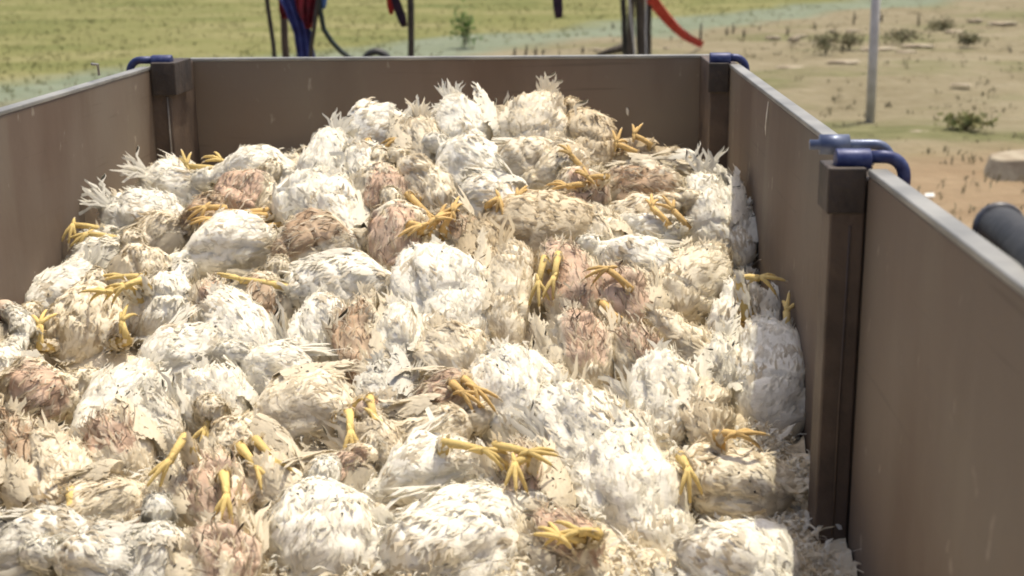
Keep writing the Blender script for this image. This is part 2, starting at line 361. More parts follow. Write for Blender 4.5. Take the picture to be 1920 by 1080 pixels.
NT, NA = 54, 38
def make_chicken(u, v, wpx, lpx, ang, kind, label, feet=(), size=1.0, push=0.0, neck=None, tailf=1.0, wingf=1.0, fan=False):
    c = on_heap(u, v) + ray(u, v) * push
    depth = (c - CAM).dot(fw)
    toc = (CAM - c).normalized()
    n = (toc * 0.56 + Vector((0, 0, 1)) * 0.46 + Vector((random.uniform(-.12, .12), 0, 0))).normalized()
    def pl(uu, vv, lift=0.0):
        d = ray(uu, vv); q = c + n * lift; return CAM + d * ((q - CAM).dot(n) / d.dot(n))
    a_ = math.radians(ang); du, dv = math.cos(a_), -math.sin(a_)
    h1 = pl(u + du * lpx/2, v + dv * lpx/2); h0 = pl(u - du * lpx/2, v - dv * lpx/2)
    ax = (h1 - h0); L = ax.length; ax.normalize()
    L = min(max(L, 0.17), 0.40); A = L / 2
    B = wpx / F_PX * depth / 2; B = min(max(B, 0.04), 0.125)
    Cc = min(B * 0.95, 0.088)
    sy = n.cross(ax).normalized()
    R = np.array([list(ax), list(sy), list(n)])          # rows = local axes
    c0 = np.array(c) - np.array(n) * Cc * 0.25
    emp = empty('chicken', c, label, 'dead chicken', 'dead white chickens heaped in the trailer')
    sd = random.uniform(0, 100); pk = kind in 'PB'
    # -- torso, one loft from tail to breast and on into neck and head
    ts = np.linspace(0, 1, NT); prof = np.interp(ts, [0, .04, .12, .25, .45, .65, .82, .93, 1.0], [0.10, .34, .62, .88, 1.0, 1.0, .82, .52, .33])
    cen = np.zeros((NT, 3)); cen[:, 0] = (ts * 2 - 1) * A * 1.02; cen[:, 1] = random.uniform(-.16, .16) * A * (1 - 2 * (2 * ts - 1) ** 2); cen[:, 2] = -random.uniform(0, .12) * A * (2 * ts - 1) ** 2
    rings = [(cen[i], B * prof[i], Cc * prof[i], np.array([1., 0, 0])) for i in range(NT)]
    nk = neck if neck is not None else (random.uniform(-0.1, 0.3), random.uniform(-.4, .4), -1.3)
    if neck is None and random.random() < .12 and v > 300: nk = (random.uniform(.1, .8), random.choice((-1, 1)) * random.uniform(.6, 1), random.uniform(-.35, -.1))
    nd = np.array(nk, dtype=float); nd /= np.linalg.norm(nd)
    p0 = cen[-1].copy(); d0 = np.array([1., 0, 0]); K = 12; NL = 0.155
    for k in range(1, K + 1):
        f = k / K; d = d0 * (1 - min(1, f * 1.6)) + nd * min(1, f * 1.6); d /= np.linalg.norm(d)
        p0 = p0 + d * NL / K
        r = np.interp(f, [0, .3, .6, .74, .84, .94, 1.0], [min(B, .05) * .7, .026, .019, .019, .023, .018, .006])
        rings.append((p0.copy(), r, r, d))
    V = []; col = []; base = {'W': WHITE, 'C': CREAM, 'T': TAN, 'P': CREAM, 'B': CREAM * .93, 'G': GREY}[kind]  # G: grey-white coat, dirt and shade both put into the colour
    skin = PINK if kind == 'P' else BROWN
    pcx, pcy = random.uniform(-.25, .25), random.uniform(-.3, .3)
    bare = []
    for i, (cc, rb, rc, d) in enumerate(rings):
        d = d / np.linalg.norm(d); e2 = np.array([0, 1., 0]) - d * d[1]
        if np.linalg.norm(e2) < .2: e2 = np.array([1., 0, 0]) - d * d[0]
        e2 /= np.linalg.norm(e2); e3 = np.cross(d, e2)
        t = min(i / (NT - 1), 1.0)
        for j in range(NA):
            th = 2 * math.pi * j / NA; cs, sn = math.cos(th), math.sin(th)
            g = 1.0
            if i < NT:
                wb = math.exp(-((abs(cs) - .93) / .16) ** 2) * math.exp(-((t - .5) / .27) ** 2)           # folded wings
                gr = math.exp(-((abs(cs) - .66) / .07) ** 2) * math.exp(-((t - .5) / .3) ** 2)             # groove above the wing
                tb = math.exp(-((abs(cs) - .45) / .25) ** 2) * math.exp(-((t - .27) / .13) ** 2) * (sn > 0) # thighs
                g = 1 + .17 * wb - .17 * gr * (0.4 + .6 * (noise.noise(Vector((sd, t * 3, cs))) > 0)) + (.22 if pk else .08) * tb
            q = cc + e2 * cs * rb * g + e3 * sn * rc * g
            nz = noise.noise(Vector(q * 9) + Vector((sd, 0, 0))) * .019 + noise.noise(Vector(q * 18) + Vector((sd, 0, 7))) * .010 + noise.noise(Vector(q * 38) + Vector((sd, 5, 0))) * .0055
            cr = abs(noise.noise(Vector(q * 8) + Vector((sd, 3, 3)))); nz -= .012 * max(0, 1 - cr / .07) if i < NT else 0
            if i >= NT: nz *= .25
            q = q + (e2 * cs + e3 * sn) * nz
            V.append(q)
            b = 0.0
            if pk and i < NT:
                ed = ((t - .42 - pcx * .4) / .46) ** 2 + ((cs - pcy) / .85) ** 2
                b = 1.0 if (sn > 0 and ed + 1.1 * noise.noise(Vector((q[0] * 9, q[1] * 34, q[2] * 34)) + Vector((sd, 0, 3))) < .92) else 0.0
            bare.append(b)
            cl = base * .99
            if i >= NT + 7: cl = np.array([.58, .45, .34])
            if b: cl = skin * (1 + .6 * noise.noise(Vector((q[0] * 14, q[1] * 50, q[2] * 50)) + Vector((sd, 1, 1)))) * np.array([1, 1 - .06 * (noise.noise(Vector(q * 12) + Vector((0, sd, 0))) > .1), 1 - .10 * (noise.noise(Vector(q * 12) + Vector((0, sd, 0))) > .1)])
            col.append(cl)
    V = np.array(V); nr = len(rings); bare = np.array(bare)
    Fc = [(i*NA+j, i*NA+(j+1) % NA, (i+1)*NA+(j+1) % NA, (i+1)*NA+j) for i in range(nr-1) for j in range(NA)]
    W = V @ R + c0
    mb = MB(); mb.v = [tuple(x) for x in W]; mb.f = list(Fc); mb.c = [tuple(x) for x in col]
    mb.f.append(tuple(reversed(range(NA)))); mb.f.append(tuple(range((nr-1)*NA, nr*NA)))
    hp = Vector(p0 @ R + c0); hd = Vector(nd @ R)
    mb.tube([hp - hd * .012, hp + hd * .008, hp + hd * .022], [.009, .006, .0015], 8, (.55, .40, .14))       # beak
    cu = hd.orthogonal().normalized()
    mb.tube([hp - hd * .04 + cu * .016, hp - hd * .028 + cu * .026, hp - hd * .010 + cu * .018], [.004, .007, .003], 6, (.40, .20, .14))
    # -- legs
    thigh = []
    for ft in feet:
        hu, hv, fu, fv, ta = ft[:5]; lift = (ft[5] if len(ft) > 5 else .075) * .85; fcol = ORG if (len(ft) > 6 and ft[6]) else YEL
        fcol = tuple(fcol * random.uniform(.85, 1.1))
        H = pl(hu, hv, lift * .8); Fp = pl(fu, fv, lift)
        if (Fp - H).length > .13: H = Fp + (H - Fp).normalized() * .13
        into = (Vector(c0) - H).normalized(); root = H + into * .085 - n * .05
        kt = 70; tq = rng.random(kt); r_ = np.array(root); h_ = np.array(H); axv = (h_ - r_) / (np.linalg.norm(h_ - r_) + 1e-9)
        o1 = np.array(Vector(axv).orthogonal().normalized()); o2 = np.cross(axv, o1); th_ = rng.uniform(0, 6.283, kt)
        nt_ = np.cos(th_)[:, None] * o1 + np.sin(th_)[:, None] * o2; pt_ = r_ + (h_ - r_) * (tq * .95)[:, None] + nt_ * (.026 - .014 * tq)[:, None]
        th_p = cards((pt_ - c0) @ R.T, nt_ @ R.T, np.repeat((axv @ R.T)[None], kt, 0) + rng.normal(0, .08, (kt, 3)), rng.uniform(.02, .034, kt), rng.uniform(.007, .013, kt), rng.uniform(.0005, .002, kt), base[None] * rng.uniform(.88, 1.02, (kt, 1)))
        thigh.append(th_p)
        mid = (H + Fp) / 2 + n * .004
        mb.tube([root, H + (root - H) * .4, H, mid, Fp], [.020, .0135, .0105, .0078, .0086], 9, fcol)
        ta_ = math.radians(ta); tip = pl(fu + 60 * math.cos(ta_), fv - 60 * math.sin(ta_), lift)
        td = (tip - Fp).normalized(); ts_ = td.cross(n).normalized(); oc = random.uniform(.45, 1.1)
        for s, ln in ((-.55, .047), (0.0, .060), (.52, .050), (2.9, .024)):
            s2 = s * (oc if s < 1 else 1) + random.uniform(-.12, .12); ln *= random.uniform(.9, 1.1)
            dd = (td * math.cos(s2) + ts_ * math.sin(s2)).normalized(); cv = random.uniform(.25, .95)
            pts = [Fp + dd * ln * f + n * (ln * (.22 * f - cv * f * f) + .004) for f in (0, .22, .45, .68, .88, 1.0)]
            mb.tube(pts, [.0064, .0046, .0052, .0038, .0034, .0021], 7, fcol)
            e = pts[-1]; cdn = (pts[-1] - pts[-2]).normalized()
            mb.tube([e - cdn * .002, e + cdn * .006 - n * .001, e + cdn * .013 - n * .006], [.0026, .002, .0004], 5, (.62, .52, .36))
    bo = mb.build('body', m_body, emp, True)
    # -- plumage
    Vt = V[:NT*NA]; G = Vt.reshape(NT, NA, 3); du_ = np.roll(G, -1, 1) - np.roll(G, 1, 1); dt_ = np.gradient(G, axis=0)
    Nm = np.cross(dt_, du_); Nm /= np.linalg.norm(Nm, axis=2, keepdims=True) + 1e-9
    outw = G - np.array([cen[:, None, :]])[0]
    flip = np.sign((Nm * outw).sum(2, keepdims=True)); flip[flip == 0] = 1; Nm *= flip
    def sample(k, upper=True):
        ti = rng.uniform(1.0, NT - 2, k); tj = rng.uniform(0, NA, k)
        i0 = ti.astype(int); j0 = tj.astype(int) % NA; fi = (ti - i0)[:, None]
        P = G[i0, j0] * (1 - fi) + G[i0 + 1, j0] * fi + (G[i0, (j0+1) % NA] - G[i0, j0]) * (tj % 1)[:, None]
        return P, Nm[i0, j0], bare[i0 * NA + j0] > .5, i0
    area = (L * B) / (.3 * .1)
    k = int(2100 * min(max(area, .6), 1.5))
    P, Nn, isb, i0 = sample(k)
    keep = (Nn[:, 2] > -.35) & ~(isb & (rng.random(len(P)) > .10)); P, Nn, isb, i0 = P[keep], Nn[keep], isb[keep], i0[keep]
    # flow: towards the tail, swirled by low frequency noise so the coat looks ruffled
    sw = np.array([noise.noise(Vector(p * 9) + Vector((sd, 9, 0))) for p in P]) * 1.1
    F0 = np.stack([-np.ones(len(P)), sw + rng.normal(0, .22, len(P)), rng.normal(0, .18, len(P))], 1)
    F0 -= Nn * (F0 * Nn).sum(1, keepdims=True); F0 /= np.linalg.norm(F0, axis=1, keepdims=True) + 1e-9
    dn = np.array([fbm(p[0] * 11 + sd, p[1] * 11, p[2] * 11, 3) for p in P])
    dirt = np.clip((dn - (.12 if kind in 'WG' else .0)) * 1.8, 0, .6)
    dirt[rng.random(len(P)) < .02] += .2
    br = rng.normal(1, .022, len(P))
    cl = (base[None] * (1 - dirt[:, None]) + DIRT[None] * dirt[:, None]) * br[:, None]
    nearb = isb; cl[nearb] = cl[nearb] * .6 + skin * .4
    ln = rng.uniform(.016, .036, len(P)); wd = ln * rng.uniform(.16, .34, len(P)); lf = rng.uniform(.0002, .0010, len(P)) + (rng.random(len(P)) < .008) * .004
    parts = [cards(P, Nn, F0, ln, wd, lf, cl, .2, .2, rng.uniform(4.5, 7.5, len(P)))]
    if len(STAIN_SHADE):      # ochre soiling and golden-brown shade, both tinted into the feathers round the feet
        dW = np.linalg.norm((P @ R + c0)[:, None, :] - STAIN_SHADE[None], axis=2).min(1)
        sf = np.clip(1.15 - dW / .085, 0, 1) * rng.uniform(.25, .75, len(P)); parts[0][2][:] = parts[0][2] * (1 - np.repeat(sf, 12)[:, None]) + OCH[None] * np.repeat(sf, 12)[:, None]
    # ragged barbs and down wisps
    k2 = int(330 * min(max(area, .6), 1.4)); P2, N2, b2, _ = sample(k2)
    kp = N2[:, 2] > -.2; P2, N2, b2 = P2[kp], N2[kp], b2[kp]
    F2 = np.stack([-np.ones(len(P2)), rng.normal(0, .7, len(P2)), rng.normal(0, .4, len(P2))], 1)
    F2 -= N2 * (F2 * N2).sum(1, keepdims=True); F2 /= np.linalg.norm(F2, axis=1, keepdims=True) + 1e-9
    F2 = F2 + N2 * rng.uniform(.0, .35, (len(P2), 1)); F2 /= np.linalg.norm(F2, axis=1, keepdims=True)
    c2 = base[None] * rng.uniform(.75, 1.05, (len(P2), 1)); c2[b2] = skin * .5 + CREAM * .45
    parts.append(cards(P2, N2, F2, rng.uniform(.014, .034, len(P2)), rng.uniform(.0015, .0045, len(P2)), rng.uniform(.0005, .003, len(P2)), c2, .1, .1, 6.0))
    if pk:      # wet strands across the bare skin
        bi = np.where(bare > .5)[0]
        if len(bi) > 5:
            sl_ = rng.choice(bi, 130); P4 = Vt[sl_] + rng.normal(0, .003, (130, 3)); N4 = Nm.reshape(-1, 3)[sl_]
            F4 = np.stack([-np.ones(130), rng.normal(0, .35, 130), rng.normal(0, .2, 130)], 1); F4 -= N4 * (F4 * N4).sum(1, keepdims=True); F4 /= np.linalg.norm(F4, axis=1, keepdims=True) + 1e-9
            q4 = rng.random((130, 1)); c4 = np.where(q4 < .3, CREAM[None], np.where(q4 < .55, TAN[None] * .9, skin[None] * .62)) * rng.uniform(.8, 1.05, (130, 1))
            parts.append(cards(P4, N4, F4, rng.uniform(.02, .05, 130), rng.uniform(.0014, .0040, 130), rng.uniform(.0005, .002, 130), c4, .2, .1))
    # limp wing lying out from the flank
    for s in (-1, 1):
        if random.random() < .55: continue
        w0 = np.array([A * .45, s * B * .75, Cc * .55]); w1 = np.array([A * random.uniform(-.1, .2), s * (B + random.uniform(.0, .03)), Cc * .2]); w2 = np.array([-A * random.uniform(.5, 1.0), s * (B + random.uniform(-.02, .02)), -Cc * .1])
        kq = 190; tq = rng.random(kq); ctrq = ((1-tq)**2)[:, None]*w0 + (2*tq*(1-tq))[:, None]*w1 + (tq**2)[:, None]*w2
        tg = (2*(1-tq))[:, None]*(w1-w0) + (2*tq)[:, None]*(w2-w1); tg /= np.linalg.norm(tg, axis=1, keepdims=True)
        nq = np.array([0, s * .55, .8]); nq = np.repeat(nq[None], kq, 0); nq -= tg*(nq*tg).sum(1, keepdims=True); nq /= np.linalg.norm(nq, axis=1, keepdims=True); sq = np.cross(nq, tg)
        ww = (.042 * np.sin(np.pi * (tq * .8 + .2)))[:, None]; lat = rng.uniform(-1, 1, (kq, 1)); Pq = ctrq + sq * ww * lat + nq * (.016 * (1 - lat**2))
        Nq = nq + sq * lat * .8; Nq /= np.linalg.norm(Nq, axis=1, keepdims=True)
        Fq2 = tg + sq * rng.normal(0, .12, (kq, 1)); Fq2 -= Nq*(Fq2*Nq).sum(1, keepdims=True); Fq2 /= np.linalg.norm(Fq2, axis=1, keepdims=True)
        parts.append(cards(Pq, Nq, Fq2, rng.uniform(.025, .05, kq) * (.7 + tq * .7), rng.uniform(.008, .014, kq), rng.uniform(.0005, .003, kq), base[None] * rng.uniform(.92, 1.03, (kq, 1))))
    parts += thigh
    # neck and head feathers
    NV = V[NT*NA:].reshape(-1, NA, 3); ctr = NV.mean(1, keepdims=True); k3 = 520
    ri = rng.integers(0, K - 3, k3); rj = rng.integers(0, NA, k3); P3 = NV[ri, rj]; N3 = P3 - ctr[ri, 0]; N3 /= np.linalg.norm(N3, axis=1, keepdims=True) + 1e-9
    F3 = ctr[np.maximum(ri - 1, 0), 0] - ctr[ri + 1, 0] + rng.normal(0, .004, (k3, 3)); F3 /= np.linalg.norm(F3, axis=1, keepdims=True)
    c3 = (base * .97)[None] * rng.uniform(.85, 1.05, (k3, 1))
    parts.append(cards(P3, N3, F3, rng.uniform(.014, .028, k3), rng.uniform(.004, .009, k3), rng.uniform(.001, .004, k3), c3, .25, .15, 3.0))
    Vp, Fp_, Cp, NNp = merge(parts)
    soft_normals(mesh_obj('plumage', (Vp @ R + c0).astype(np.float32), Fp_, m_plume, emp, False, Cp.astype(np.float32)), NNp @ R)
    # -- wing quills, lying back along both flanks
    def fan_feathers(name, Pc, dirv, nrm, cnt, spread, ln0, wd0):
        dirv = dirv / np.linalg.norm(dirv); nrm = nrm / np.linalg.norm(nrm); sdv = np.cross(nrm, dirv)
        aa = np.linspace(-spread, spread, cnt) + rng.normal(0, .05, cnt)
        Fd = np.cos(aa)[:, None] * dirv + np.sin(aa)[:, None] * sdv + rng.normal(0, .06, (cnt, 3)); Fd /= np.linalg.norm(Fd, axis=1, keepdims=True)
        Pq = Pc[None] + sdv[None] * (np.sin(aa) * .02)[:, None] + nrm[None] * (np.arange(cnt) * .0012)[:, None]
        Nq = np.repeat(nrm[None], cnt, 0) + rng.normal(0, .25, (cnt, 3)); Nq -= Fd * (Nq * Fd).sum(1, keepdims=True); Nq /= np.linalg.norm(Nq, axis=1, keepdims=True)
        cc = base[None] * rng.uniform(.82, 1.04, (cnt, 1))
        lnn = ln0 * rng.uniform(.6, 1.1, cnt)
        return cards(Pq, Nq, Fd, lnn, wd0 * rng.uniform(.8, 1.2, cnt), lnn * .04, cc, .3, .2)
    wp = []
    for s in (-1, 1):
        if random.random() < .5: continue
        op = random.uniform(0, .5) * wingf
        Pc = np.array([A * random.uniform(.0, .25), s * B * .98, Cc * .25])
        wp.append(fan_feathers('w', Pc, np.array([-1, s * (.05 + op), -.12 + .3 * op]), np.array([0, s * .8, .7]), 9, .16 + .3 * op, .115 * wingf, .012))
    for q in wp:
        soft_normals(mesh_obj('wing_feathers', (q[0] @ R + c0).astype(np.float32), q[1], m_plume, emp, False, q[2].astype(np.float32)), q[3] @ R)
    tp = [fan_feathers('t', np.array([-A * .88, 0, Cc * .1]), np.array([-1, random.uniform(-.2, .2), .35]), np.array([.3, 0, 1]), 12 if tailf > 1 else 6, .45 if tailf > 1 else .35, (.058 if tailf > 1 else .038) * tailf ** .8, .010)]
    if tailf > 1: tp.append(fan_feathers('t', np.array([-A * .8, 0, Cc * .3]), np.array([-1, random.uniform(-.3, .3), .6]), np.array([.5, 0, 1]), 9, .6, .048 * tailf ** .8, .009))
    Vp, Fp_, Cp, NNp = merge(tp); soft_normals(mesh_obj('tail_feathers', (Vp @ R + c0).astype(np.float32), Fp_, m_plume, emp, False, Cp.astype(np.float32)), NNp @ R)
    return emp

BIRDS = [
# u, v, width, length, head angle, kind, label, feet (hock u,v, foot u,v, toe angle, lift, orange)
(330,350,95,135,-20,'W','white chicken by the back left corner post, tail up, yellow foot raised against the post',[(420,318,350,312,100,.06),(460,322,415,302,150,.06)],1.9),
(480,318,85,160,180,'W','long white chicken lying along the back wall right of the raised yellow foot',[],1.0),
(468,370,95,110,60,'P','chicken with a pinkish bare flank near the back left, below the long white one',[(500,395,440,402,190,.08,1)],1.0),
(612,305,90,130,-110,'W','white ruffled chicken against the back wall with a grey hollow at its right',[],1.5),
(590,378,115,140,-95,'W','plump white chicken in front of the ruffled one near the back wall',[],1.0),
(706,245,110,140,-160,'W','white chicken at the top left of the heap crest with curled orange feet below it',[(690,265,700,282,-60,.09,1),(740,260,728,285,-110,.09,1),(775,245,745,262,200,.1,1)],1.6),
(790,272,75,115,-90,'C','dusty cream chicken in the dip between two white ones on the crest',[],1.2),
(866,238,110,125,-70,'W','round white chicken on the crest, second hump from the left',[],1.5),
(888,305,120,135,150,'W','white speckled chicken just below the round crest hump',[],1.0),
(1012,240,135,150,-100,'C','straw coloured chicken topping the heap, its ragged tail highest of all',[],1.45),
(1098,262,90,130,110,'T','straw coloured chicken on the right shoulder of the peak',[],1.0),
(968,290,75,150,10,'C','cream chicken crosswise under the peak',[],1.0),
(1055,312,85,105,200,'C','cream chicken under the peak with thin orange legs across it',[(1100,325,1070,292,130,.09,1)],1.0),
(1080,362,85,95,100,'P','small pink bare-bellied chicken below the peak',[(1100,345,1062,350,170,.09,1)],1.0),
(1205,296,50,100,0,'T','narrow tan chicken arched behind an orange foot, right of the peak',[(1190,285,1155,270,65,.05,1)],1.0),
(1200,342,95,150,170,'B','brown stained chicken lying on its back near the right end of the back wall',[],1.0),
(1272,325,65,80,0,'W','small white chicken tail beside the brown stained one at the back wall',[],1.0),
(1330,405,100,165,-80,'W','white chicken by the back right corner with spiky upright tail',[],2.0),
(1394,440,50,120,-90,'G','greyish chicken squeezed between the right side panel and the spiky tailed one',[],1.0),
(1200,392,75,150,10,'C','cream chicken below the brown stained one',[],1.0),
(1215,440,75,140,160,'W','white speckled chicken sloping right, below the cream one at right back',[(1290,425,1262,395,120,.07,1)],1.0),
(925,372,105,130,-30,'W','white chicken left of centre under the crest with an orange foot on its right',[(985,400,968,372,60,.1,1),(915,385,935,372,-80,.1,1)],1.0),
(800,350,70,135,125,'C','pale cream chicken with leg stretched down to the splayed orange feet',[(765,365,805,405,-60,.12,1)],1.0),
(715,365,100,125,90,'P','chicken with tan bare belly facing up, left of the stretched leg',[],1.0),
(640,405,80,160,-80,'W','slim white chicken beside the tan bare belly',[],1.0),
(748,445,110,130,90,'P','pink bellied chicken with splayed orange feet beside it, centre left',[(800,425,815,412,20,.13,1),(770,420,790,425,200,.13,1)],1.0),
(1010,415,135,240,175,'T','broad tan chicken lying crosswise in the centre of the upper heap',[],1.0),
(858,438,80,120,-35,'B','dark brown stained chicken wedged behind the big white dome',[(830,430,850,400,80,.09,1)],1.0),
(272,412,125,165,-20,'G','grey white chicken with tail fanned left, leaning on the left panel',[],2.2),
(392,405,85,100,30,'B','brownish chicken with clenched orange feet, upper left',[(420,390,385,390,210,.1,1),(440,405,395,412,190,.1,1),(510,405,455,403,180,.09,1)],1.0),
(440,462,105,190,185,'W','long white chicken lying crosswise below the clenched orange feet',[],1.0),
(585,455,100,150,15,'B','dark brown bellied chicken in a hollow, upper centre left',[],1.0),
(195,480,90,130,15,'W','white chicken at the left panel with one yellow foot stretched out to the left',[(215,445,165,440,205,.03),],1.0),
(105,550,105,190,-145,'G','ruffled pale chicken hard against the left panel, fluff bristling',[],1.5),
(155,600,115,145,70,'C','cream chicken beneath the ruffled one at the left edge',[(75,650,75,610,80,.08),(240,640,228,605,70,.12)],1.0),
(272,512,85,110,100,'C','cream chicken with yellow foot across its lower left side',[(270,520,230,520,175,.09)],1.0),
(305,570,115,130,60,'W','bluish white plump chicken right of two yellow feet, left side',[(265,525,235,538,200,.12)],1.0),
(398,582,85,115,-90,'P','chicken showing a narrow pink bare strip, left centre',[],1.0),
(622,532,105,220,10,'W','long white chicken stretched crosswise left of the big white dome',[(520,535,450,525,160,.07)],1.0),
(492,565,80,115,70,'B','brown bellied chicken under a yellow foot, left centre',[],1.0),
(450,622,130,190,-60,'W','white chicken with smooth pointed shoulder, left centre',[],1.0),
(345,662,105,170,200,'W','white chicken lying left of the pointed shoulder one',[],1.0),
(590,622,95,160,-95,'W','white chicken with long wing quills standing up, beside the brown strip',[],1.0),
(682,650,75,225,-90,'B','brown streaked long narrow chicken hanging down the middle left',[],1.0),
(745,640,75,150,-85,'W','slim white chicken between the brown streaked one and the big white dome',[],1.0),
(826,560,185,215,-85,'W','big round white dome of a chicken in the middle of the heap',[],1.0),
(850,665,120,130,-60,'C','cream underside of a chicken just below the big white dome',[],1.0),
(957,550,85,190,-95,'C','upright cream chicken immediately right of the big white dome',[],1.0),
(1062,540,110,180,-80,'P','pinkish bare chicken with a long yellow foot pointing down its left side',[(1020,485,1010,530,-90,.1)],1.0),
(1168,565,110,140,-70,'P','reddish pink chicken right of centre with curled feet',[(1130,570,1150,590,-60,.1,1),(1180,540,1140,505,190,.1,1)],1.0),
(1088,655,105,165,-80,'P','tan pink belly-up chicken below the long yellow foot, centre right',[],1.0),
(1205,500,90,180,150,'W','white speckled chicken sloping down to the right, centre right',[],1.0),
(1300,530,110,170,-120,'C','cream chicken with a dark hollow at its left, right side',[],1.0),
(1385,592,100,140,-100,'W','white chicken near the right panel with reddish claw on it',[(1440,625,1400,612,150,.09,1)],1.0),
(1285,665,70,210,-60,'C','long cream chicken ridge running down toward the right',[],1.0),
(1345,690,80,140,-100,'W','white chicken behind the half-shaded one by the right panel',[],1.0),
(1440,705,145,235,-95,'W','large white chicken half in the shade of the right panel',[(1475,610,1475,585,75,.03),(1385,520,1425,522,0,.0)],1.0),
(1240,740,115,185,-90,'W','white chicken with two smooth lobes, right of centre',[],1.0),
(1315,775,75,145,-80,'C','cream chicken wedged left of the large half-shaded one',[],1.0),
(955,735,160,180,-80,'W','round white chicken just below the centre of the heap',[],1.0),
(838,735,90,110,20,'P','chicken with tan flank peeping out left of the round central one',[(850,720,868,738,-30,.08,1)],1.0),
(1085,810,140,220,-70,'W','large white chicken with curved shoulder line, lower centre right',[],1.0),
(1195,905,165,280,-75,'W','largest white chicken in the lower right, pink streak down its right side',[],1.0),
(1375,905,130,225,175,'C','cream chicken lying crosswise at lower right near the panel, yellow foot at its left',[(1275,855,1290,880,-80,.08),(1345,812,1380,815,0,.09,1)],1.0),
(1395,1065,150,250,-30,'W','white chicken cut by the bottom edge at lower right',[],1.0),
(985,920,105,175,-85,'P','pinkish brown chicken with star-shaped yellow foot on it, lower centre',[(1000,855,965,870,-90,.1),(930,835,990,850,0,.1)],1.0),
(1062,1010,105,130,-50,'P','pink chicken with yellow toes pointing left, bottom centre right',[(1120,1000,1085,998,180,.09),],1.0),
(808,880,120,190,200,'W','white smooth backed chicken in front of a stretched yellow leg, lower centre',[(835,830,905,845,-15,.11)],1.0),
(850,1000,190,270,20,'W','huge white chicken at the bottom centre',[],1.0),
(608,1000,200,215,80,'W','rounded white chicken at the bottom, left of the huge one',[],1.0),
(575,765,145,190,190,'C','broad cream breasted chicken, lower left of centre',[(655,775,658,810,-85,.12),],1.0),
(400,750,115,135,-70,'W','bluish white breast above two dangling yellow feet, lower left',[(395,790,385,805,-110,.1),(410,790,415,810,-75,.1)],1.0),
(525,695,105,125,150,'W','white chicken directly above the broad cream breasted one',[],1.0),
(455,845,100,165,120,'C','cream chicken with a thick yellow thigh and foot at its right, lower left',[(480,825,515,865,-60,.1)],1.0),
(215,765,110,240,-125,'W','long white chicken sloping down to the lower left corner',[],1.0),
(80,745,125,130,30,'P','chicken with pinkish tan bare belly at the far left edge',[],1.0),
(35,870,90,220,-85,'B','brown stained chicken along the left edge near the bottom',[],1.0),
(100,895,110,190,-80,'C','pale rounded chicken at lower left beside the brown stained edge one',[],1.0),
(228,835,105,130,-60,'P','pink chicken with reddish matted streaks, lower left',[],1.0),
(303,790,70,90,-70,'W','small white breast left of the thick curved yellow leg',[],1.0),
(405,925,130,170,-80,'P','tan bellied chicken framed by yellow legs at the lower left',[(345,820,318,865,-130,.11),(420,890,425,930,-100,.11)],1.0),
(525,905,90,120,-60,'C','tan cream chicken to the left of the rounded bottom one',[],1.0),
(635,885,85,100,40,'P','small pinkish chicken under a hanging yellow foot, lower centre left',[],1.0),
(805,800,90,150,15,'C','cream chicken lying crosswise just above the smooth backed one',[],1.0),
(718,835,80,100,-70,'C','little cream chicken right of the hanging yellow foot',[],1.0),
(190,935,115,150,10,'C','flat cream chicken above the matted litter at the bottom left',[(130,920,133,945,-90,.03)],1.0),
(290,1050,100,160,85,'G','pale bluish chicken at the bottom edge, left',[],1.0),
(405,1060,130,160,-80,'P','dull tan chicken at the bottom edge, left of the rounded white one',[],1.0),
(15,700,85,150,80,'W','bluish white chicken cut by the left edge of the view',[],1.0),
(70,1020,95,200,12,'G','flat greyish white matted chicken in the bottom left corner',[],1.0),
(190,1055,110,150,165,'G','greyish chicken cut by the bottom edge, second from the left corner',[],1.0),
(20,650,60,90,60,'C','cream chicken rump low against the left panel',[],1.0),
(720,735,80,120,-80,'G','grey white chicken between the brown streaked one and the central white one',[],1.0),
(680,320,80,110,-70,'W','white chicken tucked behind the tan bare belly, upper left',[],1.0),
(1125,440,80,110,-60,'C','cream chicken behind the speckled white one, upper right',[],1.0),
(905,470,60,110,-90,'T','thin straw coloured chicken between dome and upright cream one',[],1.0),
(1020,745,70,110,-110,'C','cream chicken filling the gap right of the round central one',[],1.0),
(300,440,70,110,30,'C','cream chicken under the grey white fanned tail one',[],1.0),
(1190,660,80,110,-60,'P','pinkish chicken above the two lobed white one',[],1.0),
(1220,340,60,90,20,'C','cream chicken behind the brown stained one at the back',[],1.0),
]
fr_ = random.Random(5); B2 = []
for b in BIRDS:      # most legs come in pairs: the second foot lies near the first
    ft = list(b[7])
    if len(ft) == 1 and fr_.random() < .75:
        f = ft[0]; dx, dy = fr_.choice((-1, 1)) * fr_.uniform(20, 42), fr_.uniform(-28, 28)
        ft.append((f[0] + dx, f[1] + dy, f[2] + dx * 1.1, f[3] + dy * 1.1, f[4] + fr_.uniform(-45, 45)) + tuple(f[5:]))
    B2.append(b[:7] + (ft,) + b[8:])
BIRDS = B2
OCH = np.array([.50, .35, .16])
STAIN_SHADE = np.array([list(on_heap(f[2], f[3])) for b in BIRDS for f in b[7]])
for b in BIRDS:
    k_ = 1.0 if b[1] < 300 else 1.06
    make_chicken(b[0], b[1], b[2] * k_, b[3] * k_, *b[4:7], feet=b[7], tailf=b[8])

